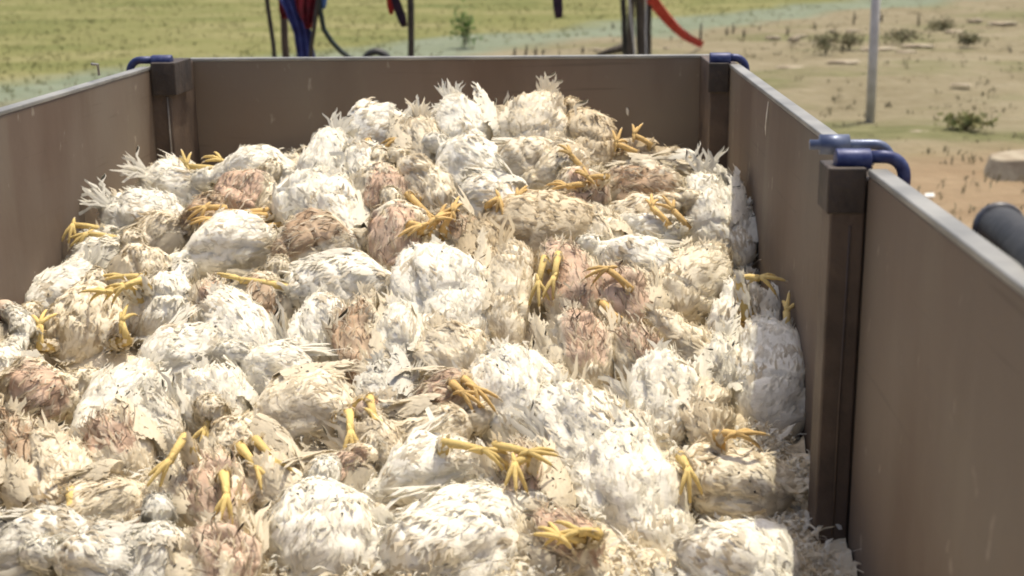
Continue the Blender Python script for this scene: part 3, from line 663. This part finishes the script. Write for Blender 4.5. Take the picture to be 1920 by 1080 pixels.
# matted bed of dirty feathers under and between the birds
def litter():
    nx, ny = 150, 260; V = []; C = []
    for j in range(ny):
        y = YF + 0.01 + (YB - 0.012 - YF - 0.01) * j / (ny - 1)
        for i in range(nx):
            x = XL + 0.004 + (XR - XL - 0.008) * i / (nx - 1)
            z = surf_z(x, y) - (0.085 - .03 * max(0, min(1, (2.9 - y) / .6))) - 0.05 * min(1, max(0, (y - 3.3) / .6)) + 0.035 * fbm(x * 7, y * 7, 1) + 0.02 * fbm(x * 25, y * 25, 5)
            V.append((x, y, max(z, BED + .01)))
            d = min(max(.5 + .9 * fbm(x * 5, y * 5, 8), 0), 1)
            C.append(CREAM * (1 - d) * .9 + (DIRT * .5 + TAN * .5) * d)
    F = [(j*nx+i, j*nx+i+1, (j+1)*nx+i+1, (j+1)*nx+i) for j in range(ny-1) for i in range(nx-1)]
    o = mesh_obj('matted_litter', np.array(V, dtype=np.float32), np.array(F), m_litter, None, True, np.array(C, dtype=np.float32))
    tag(o, 'matted layer of dirty feathers and droppings under the heaped chickens', 'litter', kind='stuff')
    # loose feathers over it
    n = 42000; xs = rng.uniform(XL + .02, XR - .01, n); ys = np.where(rng.random(n) < .5, rng.uniform(1.9, 2.7, n), rng.uniform(1.5, 4.6, n)); rw_ = rng.random(n) < .12; xs[rw_] = XR - np.abs(rng.normal(0, .07, rw_.sum())) - .01
    zs = np.array([surf_z(x, y) - .075 - .05 * min(1, max(0, (y - 3.3) / .6)) + .035 * fbm(x*7, y*7, 1) for x, y in zip(xs, ys)]) + np.where(ys < 2.9, .03 * np.clip((2.9 - ys) / .6, 0, 1), 0)
    kp = np.array([fbm(x * 9, y * 9, 4, 3) for x, y in zip(xs, ys)]) > rng.normal(-.05, .12, n); xs, ys, zs = xs[kp], ys[kp], zs[kp]; n = len(xs)
    P = np.stack([xs, ys, zs + rng.uniform(0, .02, n)], 1)
    Nn = np.stack([rng.normal(0, .30, n), rng.normal(-.2, .30, n), np.ones(n)], 1); Nn /= np.linalg.norm(Nn, axis=1, keepdims=True)
    Fd = rng.normal(0, 1, (n, 3)); Fd -= Nn * (Fd * Nn).sum(1, keepdims=True); Fd /= np.linalg.norm(Fd, axis=1, keepdims=True)
    t = rng.random((n, 1)); cc = np.where(t < .4, CREAM[None] * .9, np.where(t < .85, GREY[None], TAN[None] * .8)) * rng.uniform(.85, 1.08, (n, 1))
    thin = rng.random(n) < .65
    Vv, Ff, Cc, _n = cards(P, Nn, Fd, rng.uniform(.010, .035, n) * np.where(rng.random(n) < .08, 2.2, 1), np.where(thin, rng.uniform(.0010, .003, n), rng.uniform(.004, .012, n)), rng.uniform(.002, .012, n), cc, .3, .15)
    tag(mesh_obj('loose_feathers', Vv.astype(np.float32), Ff, m_plume, None, False, Cc.astype(np.float32)), 'loose soiled white feathers strewn between the chickens', 'feathers', kind='stuff')
litter()
# single feathers stuck to the panels
def stuck(P, dirv, nrm, ln, wd, label):
    P = np.array([P]); d = np.array([dirv], dtype=float); d /= np.linalg.norm(d); nn = np.array([nrm], dtype=float)
    V, F, C, _n = cards(P, nn, d, np.array([ln]), np.array([wd]), np.array([.004]), np.array([WHITE]), .3, .1)
    tag(mesh_obj('feather', V.astype(np.float32), F, m_plume, None, True, C.astype(np.float32)), label, 'feather', 'feathers clinging to the inside of the panels')
stuck(at_y(945, 200, YB - .004), (.25, 0, 1), (0, -1, 0), .06, .014, 'white feather clinging to the back panel left of the heap peak')
stuck(at_y(1175, 202, YB - .004), (.3, 0, -1), (0, -1, 0), .03, .009, 'tiny white feather on the back panel above the orange foot')
stuck(at_x(1440, 190, XR - .004), (0, -.02, -1), (-1, 0, 0), .09, .012, 'thin pale feather stuck upright on the right panel')

# ---------------------------------------------------------------- things beyond the trailer
m_black = mat('dark_pole', (0.018, 0.017, 0.015), (0.05, 0.045, 0.035), 30, 0.45, 0.0, 0.1, 60)
m_wood = mat('dark_wood', (0.035, 0.026, 0.02), (0.12, 0.095, 0.07), 6, 0.8, 0, 0.6, 30, stretch=(6, 6, 0.6))
m_pale = mat('grey_pole', (0.44, 0.42, 0.41), (0.60, 0.58, 0.57), 6, 0.6, 0, 0.2, 30)
m_redc = mat('red_cloth', (0.42, 0.03, 0.025), (0.60, 0.08, 0.06), 8, 0.8)
m_dred = mat('dark_red_cloth', (0.10, 0.012, 0.02), (0.26, 0.02, 0.035), 9, 0.85)
m_bluec = mat('blue_cloth', (0.03, 0.03, 0.14), (0.06, 0.09, 0.30), 9, 0.85)
m_strap = mat('dark_strap', (0.02, 0.015, 0.03), (0.06, 0.03, 0.06), 12, 0.8)
m_stone = mat('pale_stone', (0.24, 0.19, 0.13), (0.38, 0.33, 0.24), 5, 0.9, 0, 0.6, 20)
m_leaf = attr_mat('leaf', 0.7, 0.25, 0, 100, 0.15)
def pole(u0, v0, u1, v1, y, r, m, label, name='pole', cat='pole', group=None, base=None):
    a = at_y(u1, v1, y); b = at_y(u0, v0, y); d = (b - a).normalized()
    if base is None: base = a - d * (a.z / d.z)
    top = b + d * .5
    p = MB(); k = 9; pts = [base.lerp(top, i / (k - 1)) + Vector((.006 * math.sin(i * 2.1 + u0), .006 * math.cos(i * 1.7 + u0), 0)) for i in range(k)]
    p.tube(pts, [r * random.uniform(.92, 1.05) for _ in pts], 12); return tag(p.build(name, m, None, True), label, cat, group)
def cloth(pts, widths, m, label, name='cloth_strip', cat='cloth', folds=3, amp=.02, seed=0):
    """hanging cloth: a strip with real thickness and folds along it"""
    k = len(pts); n = 18; V = []; 
    for sgn in (1, -1):
        for i in range(k):
            P = Vector(pts[i]); t = (Vector(pts[min(i+1, k-1)]) - Vector(pts[max(i-1, 0)])).normalized(); sd = t.cross(Vector((0, 1, 0))).normalized()
            for j in range(n):
                s = j / (n - 1) * 2 - 1
                off = amp * math.sin(s * math.pi * folds + seed + i * .35) + amp * .6 * noise.noise(Vector((s * 3, i * .6, seed)))
                V.append(P + sd * widths[i] / 2 * s * (1 + .15 * noise.noise(Vector((i * .7, seed, s)))) + Vector((0, off + sgn * .003, 0)))
    h = k * n; F = []
    for i in range(k - 1):
        for j in range(n - 1):
            a = i*n+j; F.append((a, a+1, a+n+1, a+n)); F.append((h+a, h+a+n, h+a+n+1, h+a+1))
        F.append((i*n, (i+1)*n, h+(i+1)*n, h+i*n)); F.append((i*n+n-1, h+i*n+n-1, h+(i+1)*n+n-1, (i+1)*n+n-1))
    for j in range(n - 1): F.append((j, h+j, h+j+1, j+1)); a = (k-1)*n+j; F.append((a, a+1, h+a+1, h+a))
    p = MB(); p.add(V, F); return tag(p.build(name, m, None, True), label, cat)
Y1 = 12.0
pole(500, -10, 514, 107, Y1, .022, m_black, 'leftmost thin dark pole behind the back panel, leaning a little')
pole(529, -10, 537, 107, Y1 + .3, .036, m_wood, 'thicker brown pole second from the left behind the back panel')
pole(597, -10, 583, 107, Y1 - .3, .020, m_black, 'thin black pole right of the blue cloth')
pole(769, -10, 771, 107, Y1, .030, m_black, 'single straight dark pole behind the middle of the back panel')
def P_(u, v, y): return at_y(u, v, y)
cloth([P_(540 + 34 * f + 8*math.sin(f*3), -20 + 135 * f, Y1 - .1) for f in np.linspace(0, 1.3, 12)], [.22, .21, .20, .18, .17, .16, .16, .16, .16, .15, .15, .14], m_bluec, 'blue cloth hanging down between the left poles', amp=.035)
cloth([P_(575 + 4 * f, -25 + 78 * f, Y1 - .22) for f in np.linspace(0, 1, 10)], [.26, .25, .24, .22, .22, .20, .18, .14, .10, .05], m_dred, 'dark red cloth bunched beside the blue cloth', amp=.05, seed=2)
cloth([P_(606, -25 + 42 * f, Y1 - .3) for f in np.linspace(0, 1, 7)], [.08, .08, .07, .07, .06, .05, .03], mat('light_blue_cloth', (.08, .16, .36), (.12, .24, .48), 9, .8), 'short light blue rag end right of the dark red cloth', amp=.015, seed=4)
cloth([P_(531 + 3*f, -25 + 60 * f, Y1 + .1) for f in np.linspace(0, 1, 7)], [.12, .12, .11, .1, .1, .08, .05], m_dred, 'dark maroon rag tied around the second pole', amp=.02, seed=5)
cloth([P_(731 + 3 * f, -25 + 52 * f, Y1 - .05) for f in np.linspace(0, 1, 8)], [.09, .09, .08, .07, .07, .06, .05, .03], m_redc, 'orange red rag hanging left of the single pole', amp=.015, seed=6)
cloth([P_(735 + 24 * f, -20 + 70 * f, Y1 - .1) for f in np.linspace(0, 1, 8)], [.07, .075, .075, .08, .08, .08, .07, .05], m_strap, 'dark purple rag slanting against the single pole', amp=.015, seed=7)
cloth([P_(1043 + 5 * f, -30 + 64 * f, Y1) for f in np.linspace(0, 1, 8)], [.09, .09, .085, .085, .085, .08, .075, .06], m_strap, 'dark strap end hanging alone above the back panel', 'hanging_strap', 'strap', amp=.008, seed=8)
p = MB(); p.tube([P_(498, -14, Y1)] + [P_(u, -30 + 12 * math.sin((u - 770) / 430 * math.pi), Y1) for u in range(600, 1200, 40)] + [P_(1215, -26, Y1 + 2), P_(1215, -14, 26.5)], .008, 8)
tag(p.build('rope', m_black, None, True), 'thin rope strung between the poles above the back panel', 'rope')
p = MB(); cp = [P_(597, -12, Y1 - .3), P_(601, 22, Y1 - .3), P_(607, 55, Y1 - .3), P_(622, 78, Y1 - .3), P_(640, 97, Y1 - .3), P_(662, 113, Y1 - .3), P_(700, 150, Y1 - .3), P_(740, 230, Y1 - .3), P_(760, 390, Y1 - .3)]
cp2 = []
for i in range(len(cp) - 1):
    for f in (0, .33, .66): cp2.append(cp[i].lerp(cp[i+1], f))
cp2[-1].z = max(cp2[-1].z, .03); p.tube(cp2, .022, 10)
tag(p.build('cable', mat('green_black_cable', (.01, .022, .016), None, rough=.5), None, True), 'dark green cable sagging down from the black pole', 'cable')
# tyre standing upright in the field
ty = at_y(705, 88, 24.4); 
tm = MB(); n_ = 48; R_ = .30; vs = []; fs = []; prof = [(-.11, .60), (-.12, .85), (-.09, .97), (0, 1.0), (.09, .97), (.12, .85), (.11, .60), (.09, .58), (-.09, .58)]
for i in range(n_):
    th = 2*math.pi*i/n_
    for (dy, rr) in prof: vs.append((ty.x + R_*rr*math.cos(th), ty.y + dy, R_ + R_*rr*math.sin(th) - .02))
k_ = len(prof)
for i in range(n_):
    for j in range(k_): fs.append((i*k_+j, i*k_+(j+1)%k_, ((i+1)%n_)*k_+(j+1)%k_, ((i+1)%n_)*k_+j))
tm.add(vs, fs); zt = ty.z; o = tm.build('tyre', m_tyre, None, True); tag(o, 'black tyre standing on the ground, only its top showing over the back panel', 'tyre')
o.location.z += max(0, zt - 2 * R_ + .02) * 0
# bundle of dark posts
for (u0, u1, r, lab) in ((1168, 1172, .055, 'slim dark post at the left of the post cluster'), (1184, 1182, .075, 'dark leaning post second in the cluster, pale streak on its left'),
                         (1200, 1203, .10, 'thickest dark brown post in the middle of the cluster'), (1217, 1216, .055, 'reddish dark post at the right of the cluster')):
    pole(u0, -10, u1, 98, 26.5 + (u0 % 7) * .05, r, m_wood if u0 != 1168 else m_black, lab, 'wooden_post', 'post')
pole(1178, -10, 1190, 95, 26.3, .018, m_pale, 'pale thin cane among the dark posts', 'highlight', 'highlight')  # pale strip added as the highlight on the dark posts
pole(1211, -10, 1211, 98, 26.3, .014, m_pale, 'thin whitish cane at the right of the dark posts', 'highlight', 'highlight')  # second thin strip, likewise a highlight built as a shape
p = MB(); p.tube([at_z(1118, 103, .02), at_z(1140, 97, .09), at_z(1165, 90, .16), at_z(1185, 92, .14)], [.02, .07, .10, .09], 10)
tag(p.build('branch', m_wood, None, True), 'dark fallen branch lying at the foot of the post cluster', 'branch')
rb0 = at_y(1217, -8, 26.4); rb1 = at_z(1318, 84, .12)
cloth([rb0.lerp(rb1, f) - Vector((0, 0, .16 * math.sin(f * math.pi))) for f in np.linspace(0, 1, 14)], [.22, .22, .22, .21, .2, .2, .19, .18, .18, .17, .17, .17, .16, .14], m_redc, 'red cloth ribbon slanting down from the posts to the ground', 'ribbon', 'ribbon', amp=.05, seed=3)
p = MB(); q0 = at_z(1313, 88, 0); p.tube([q0, q0 + Vector((0, 0, .3)), q0 + Vector((.01, 0, .55))], [.03, .028, .02], 8)
tag(p.build('stake', m_wood, None, True), 'short dark stake holding the lower end of the red ribbon', 'stake')
# pale pole on the right
b0 = at_z(1631, 232, -.02); p = MB(); p.tube([b0, b0 + Vector((-.01, 0, 1.0)), b0 + Vector((-.02, .02, 3.0))], [.064, .061, .058], 16)
tag(p.build('pole', m_pale, None, True), 'tall pale grey pole standing alone in the dry field', 'pole')
# stakes, stones, scrubs
def stub(u, v, hpx, w, label=None):
    q = at_z(u, v, -.02); h = hpx / F_PX * (q - CAM).length; p = MB()
    p.tube([q, q + Vector((random.uniform(-.03, .03), 0, h * .6)), q + Vector((random.uniform(-.06, .06), 0, h))], [w, w * .8, w * .4], 7)
    if random.random() < .6: p.tube([q + Vector((0, 0, h * .3)), q + Vector((random.choice((-1, 1)) * h * .35, 0, h * .65))], [w * .6, w * .25], 6)
    where = ('just above the back panel rim, left of the post cluster' if u < 1100 else 'near the red ribbon, above the back right latch' if u < 1440 else 'far back left of the pale pole' if u < 1610 else 'close beside the pale pole' if u < 1700 else 'in the far upper right field')
    tag(p.build('dry_stem', m_wood, None, True), 'short dark dry stem standing ' + where, 'stem', 'dry stems standing ' + where)
for (u, v, h) in ((966, 103, 14), (985, 104, 18), (1004, 104, 16), (1018, 102, 10), (1092, 101, 14), (1363, 66, 14), (1374, 64, 20), (1424, 58, 10), (1476, 66, 16), (1527, 56, 14), (1600, 46, 24), (1646, 46, 28), (1652, 44, 20), (1722, 48, 22), (1395, 70, 16), (1150, 52, 10), (1750, 52, 12), (1810, 84, 16), (1895, 98, 8)):
    stub(u, v, h, .03)
def stone(u, v, wpx, hpx, label, group='pale stones scattered in the field', flat=.7):
    q = at_z(u, v, 0); d = (q - CAM).length; rw = wpx / F_PX * d / 2; rh = hpx / F_PX * d
    me = MB(); na, nb = 14, 8; vs = []; fs = []; sd = random.uniform(0, 50)
    for i in range(nb + 1):
        ph = math.pi * i / nb
        for j in range(na):
            th = 2*math.pi*j/na; P = Vector((math.sin(ph)*math.cos(th), math.sin(ph)*math.sin(th), math.cos(ph)))
            g = 1 + .35 * noise.noise(P * 1.6 + Vector((sd, 0, 0)))
            vs.append(q + Vector((P.x*rw*g, P.y*rw*.6*g, (P.z*.5*g + .35)*rh)))
    for i in range(nb):
        for j in range(na): fs.append((i*na+j, (i+1)*na+j, (i+1)*na+(j+1)%na, i*na+(j+1)%na))
    me.add(vs, fs); return tag(me.build('stone', m_stone, None, False), label, 'stone', group)
STL = {(1450, 74): 'low pale stone farthest left in the row left of the pale pole', (1488, 78): 'taller pale clod beside the grey green scrub', (1500, 70): 'flat pale stone just behind the taller clod left of the scrub', (1582, 118): 'long flat stone below the scrub, left of the pale pole',
 (1485, 128): 'flat dark edged stone nearest the back right latch', (1600, 60): 'small flat stone right behind the olive scrub by the pole', (1650, 95): 'broad pale stone touching the right side of the pale pole', (1720, 88): 'flat pale stone between the wide scrub and the right edge',
 (1790, 62): 'thin pale stone between the two small upper right scrubs', (1828, 42): 'small dark topped stone highest in the upper right corner', (1880, 46): 'long pale stone at the far upper right edge', (1800, 160): 'lone flat stone in the middle of the right field',
 (1725, 250): 'flat stone left of the green weeds above the pale rock', (1700, 100): 'pale stone just below the low wide scrub', (1560, 62): 'small bright stone directly behind the grey green scrub', (1120, 95): 'small stone left of the post cluster foot',
 (1250, 95): 'little stone just right of the dark post cluster', (1275, 90): 'little stone under the lower end of the red ribbon'}
for (u, v, w_, h_) in ((1450, 74, 30, 8), (1488, 78, 22, 12), (1500, 70, 26, 6), (1582, 118, 60, 6), (1485, 128, 60, 5), (1600, 60, 28, 5), (1650, 95, 70, 8), (1720, 88, 60, 6), (1790, 62, 40, 6), (1828, 42, 26, 8), (1880, 46, 50, 6), (1800, 160, 40, 4), (1725, 250, 40, 6), (1700, 100, 40, 7), (1560, 62, 10, 8), (1120, 95, 20, 5), (1250, 95, 14, 8), (1275, 90, 12, 6)):
    stone(u, v, w_, h_, STL[(u, v)])
q = at_z(1896, 322, 0); sl = MB()
ol = [(-.26, -.22), (-.34, .05), (-.24, .42), (.1, .62), (.75, .6), (.9, -.1), (.55, -.28)]
top = [Vector((q.x + x*.72 + .05, q.y + y*.72 + .05, .15 + .04*x)) for x, y in ol]; bot = [Vector((q.x + x, q.y + y, -.28)) for x, y in ol]
sl.add(bot + top, [tuple(range(7, 14))] + [(i, (i+1) % 7, 7 + (i+1) % 7, 7 + i) for i in range(7)])
tag(sl.build('stone_slab', m_stone, None, False, bevel=.02), 'large pale flat rock at the right edge of the view beyond the trailer', 'rock')
def bush(u, v, wpx, hpx, cols, label, n=260, name='bush'):
    q = at_z(u, v, 0); d = (q - CAM).length; rw = wpx / F_PX * d / 2; rh = hpx / F_PX * d
    e = empty(name, q, label, 'bush')
    st = MB()
    for k in range(7):
        a = random.uniform(0, 6.28); st.tube([q, q + Vector((math.cos(a)*rw*.3, math.sin(a)*rw*.3, rh*.5)), q + Vector((math.cos(a)*rw*.7, math.sin(a)*rw*.7, rh*.9))], [.012, .008, .003], 6)
    st.build('stem', m_wood, e, True)
    A_ = rng.normal(0, .45, (n, 3)); P = np.array(q)[None] + A_ * np.array([rw, rw, rh*.45]) + np.array([0, 0, rh*.55]); P[:, 2] = np.maximum(P[:, 2], .01)
    Nn = rng.normal(0, 1, (n, 3)); Nn[:, 2] = np.abs(Nn[:, 2]) + .3; Nn /= np.linalg.norm(Nn, axis=1, keepdims=True)
    Fd = rng.normal(0, 1, (n, 3)); Fd -= Nn*(Fd*Nn).sum(1, keepdims=True); Fd /= np.linalg.norm(Fd, axis=1, keepdims=True)
    cc = np.array(cols)[rng.integers(0, len(cols), n)] * rng.uniform(.7, 1.2, (n, 1)); s_ = rng.uniform(.05, .12, n) * min(1, rw/.3 + .3)
    Vv, Ff, Cc, _n = cards(P, Nn, Fd, s_, s_*.5, s_*.1, cc, .2, .15)
    mesh_obj('foliage', Vv.astype(np.float32), Ff, m_leaf, e, False, Cc.astype(np.float32))
GR = [(.06, .14, .03), (.10, .20, .04), (.14, .22, .07)]; OL = [(.15, .15, .08), (.19, .18, .10), (.24, .21, .13)]
bush(872, 88, 46, 66, GR, 'leafy green young plant behind the middle of the back panel', 300, 'green_plant')
bush(1548, 102, 60, 40, OL, 'grey green scrub left of the pale pole')
bush(1592, 92, 50, 28, OL, 'low olive scrub touching the left side of the pale pole')
bush(1690, 82, 70, 26, OL, 'low wide scrub just right of the pale pole')
bush(1765, 58, 60, 20, OL, 'small scrub in the upper right field', 300)
bush(1815, 86, 40, 22, OL, 'small olive scrub near the upper right pale clods', 300)
bush(1812, 245, 90, 30, [(.16, .18, .07), (.2, .2, .08), (.24, .22, .10)], 'low green weeds growing above the large pale rock', 240, 'weeds')
q = at_z(1741, 369, .02); p = MB(); p.add([q + Vector(v) for v in ((-.05, -.02, 0), (.05, -.03, .01), (.06, .05, .03), (-.01, .06, .015), (-.03, .02, .03))] + [q + Vector(v) - Vector((0, 0, .006)) for v in ((-.05, -.02, 0), (.05, -.03, .01), (.06, .05, .03), (-.01, .06, .015), (-.03, .02, .03))],
    [(0, 1, 4), (1, 2, 4), (2, 3, 4), (3, 0, 4), (5, 9, 6), (6, 9, 7), (7, 9, 8), (8, 9, 5), (0, 5, 6, 1), (1, 6, 7, 2), (2, 7, 8, 3), (3, 8, 5, 0)])
tag(p.build('paper_scrap', mat('white_paper', (.75, .73, .68), None, rough=.8), None), 'crumpled white scrap on the reddish soil beside the trailer', 'paper')
# black pipe beside the right panel, its closed end above the rim
e = empty('pipe', (1.25, .5, 0), 'thick black rubber sleeved pipe leaning beside the right panel, end cap toward the latch', 'pipe')
a = at_y(1872, 426, 1.86); b = at_y(1990, 520, 1.52); dd = (b - a).normalized()
p = MB(); p.tube([a, a + dd*.02, a + dd*.2, b, b + (b - a)*.5 + Vector((0, 0, -.05)), Vector((1.15, .75, .9)), Vector((1.25, .5, 0))], [.029, .032, .033, .034, .034, .034, .034], 20); p.build('sleeve', m_tyre, e, True)
p = MB(); p.tube([a - dd*.006, a - dd*.003, a + dd*.004, a + dd*.012], [.026, .0345, .0365, .0345], 24); p.build('end_cap', mat('scuffed_black', (.03, .03, .035), (.12, .12, .13), 40, .35, .1), e, True)
# grass tufts
def tufts():
    n = 9000; y = rng.uniform(9, 75, n) ** 1.0; x = rng.uniform(-.5, .42, n) * y
    left = (y - 1.4 * x) > 37 + rng.normal(0, 1.5, n); keep = left | (rng.random(n) < .35); keep &= ~((np.abs(x) < 2.5) & (y < 9)); x, y, left = x[keep], y[keep], left[keep]
    n = len(x); V = []; C = []
    P = np.stack([x, y, np.full(n, -.04)], 1); P = np.repeat(P, 4, 0); l4 = np.repeat(left, 4); m_ = len(P)
    P[:, :2] += rng.normal(0, .05, (m_, 2)); Fd = rng.normal(0, .35, (m_, 3)); Fd[:, 2] = 1; Fd /= np.linalg.norm(Fd, axis=1, keepdims=True)
    Nn = rng.normal(0, 1, (m_, 3)); Nn -= Fd*(Nn*Fd).sum(1, keepdims=True); Nn /= np.linalg.norm(Nn, axis=1, keepdims=True)
    c = np.where(l4[:, None], np.array([[.19, .19, .08]]), np.array([[.24, .21, .13]])) * rng.uniform(.8, 1.15, (m_, 1))
    Vv, Ff, Cc, _n = cards(P, Nn, Fd, rng.uniform(.04, .12, m_), rng.uniform(.01, .03, m_), rng.uniform(0, .03, m_), c, .1, .05)
    tag(mesh_obj('grass', Vv.astype(np.float32), Ff, m_leaf, None, False, Cc.astype(np.float32)), 'tufts of grass across the field', 'grass', kind='stuff')
tufts()

# dark flecks of dirt and flies settled on the birds
def flecks():
    dg = bpy.context.evaluated_depsgraph_get(); V = []; F = []; n = 0; k = 0
    from mathutils.bvhtree import BVHTree
    for _ in range(2600):
        x = random.uniform(XL + .05, XR - .04); y = random.uniform(1.9, 4.5)
        o_ = Vector((x, y, 3.0)); hit, loc, nor, idx, ob, _m = S.ray_cast(dg, o_, Vector((0, -.35, -1)).normalized())
        if not hit or ob.name.split('.')[0] != 'plumage': continue
        if fbm(x * 5, y * 5, 2, 2) < -.05 and random.random() < .7: continue
        a = Vector((random.gauss(0, 1), random.gauss(0, 1), random.gauss(0, 1))); a = (a - nor * a.dot(nor)).normalized(); b = nor.cross(a); l = random.uniform(.002, .0048); w_ = l * random.uniform(.4, .7); h = .0016
        c = loc + nor * .001; vs = [c + a*l, c + b*w_, c - a*l, c - b*w_, c + nor*h + a*l*.3, c + nor*h - a*l*.3]; o2 = len(V); V += [tuple(p) for p in vs]
        F += [tuple(i + o2 for i in f) for f in ((0, 1, 4), (1, 5, 4), (1, 2, 5), (2, 3, 5), (3, 4, 5), (3, 0, 4))]
    o = mesh_obj('flies', np.array(V, dtype=np.float32), F, mat('dark_fly', (.03, .026, .02), None, rough=.6), None)
    tag(o, 'small dark flies and dirt flecks dotted over the white feathers', 'flies', kind='stuff')
flecks()
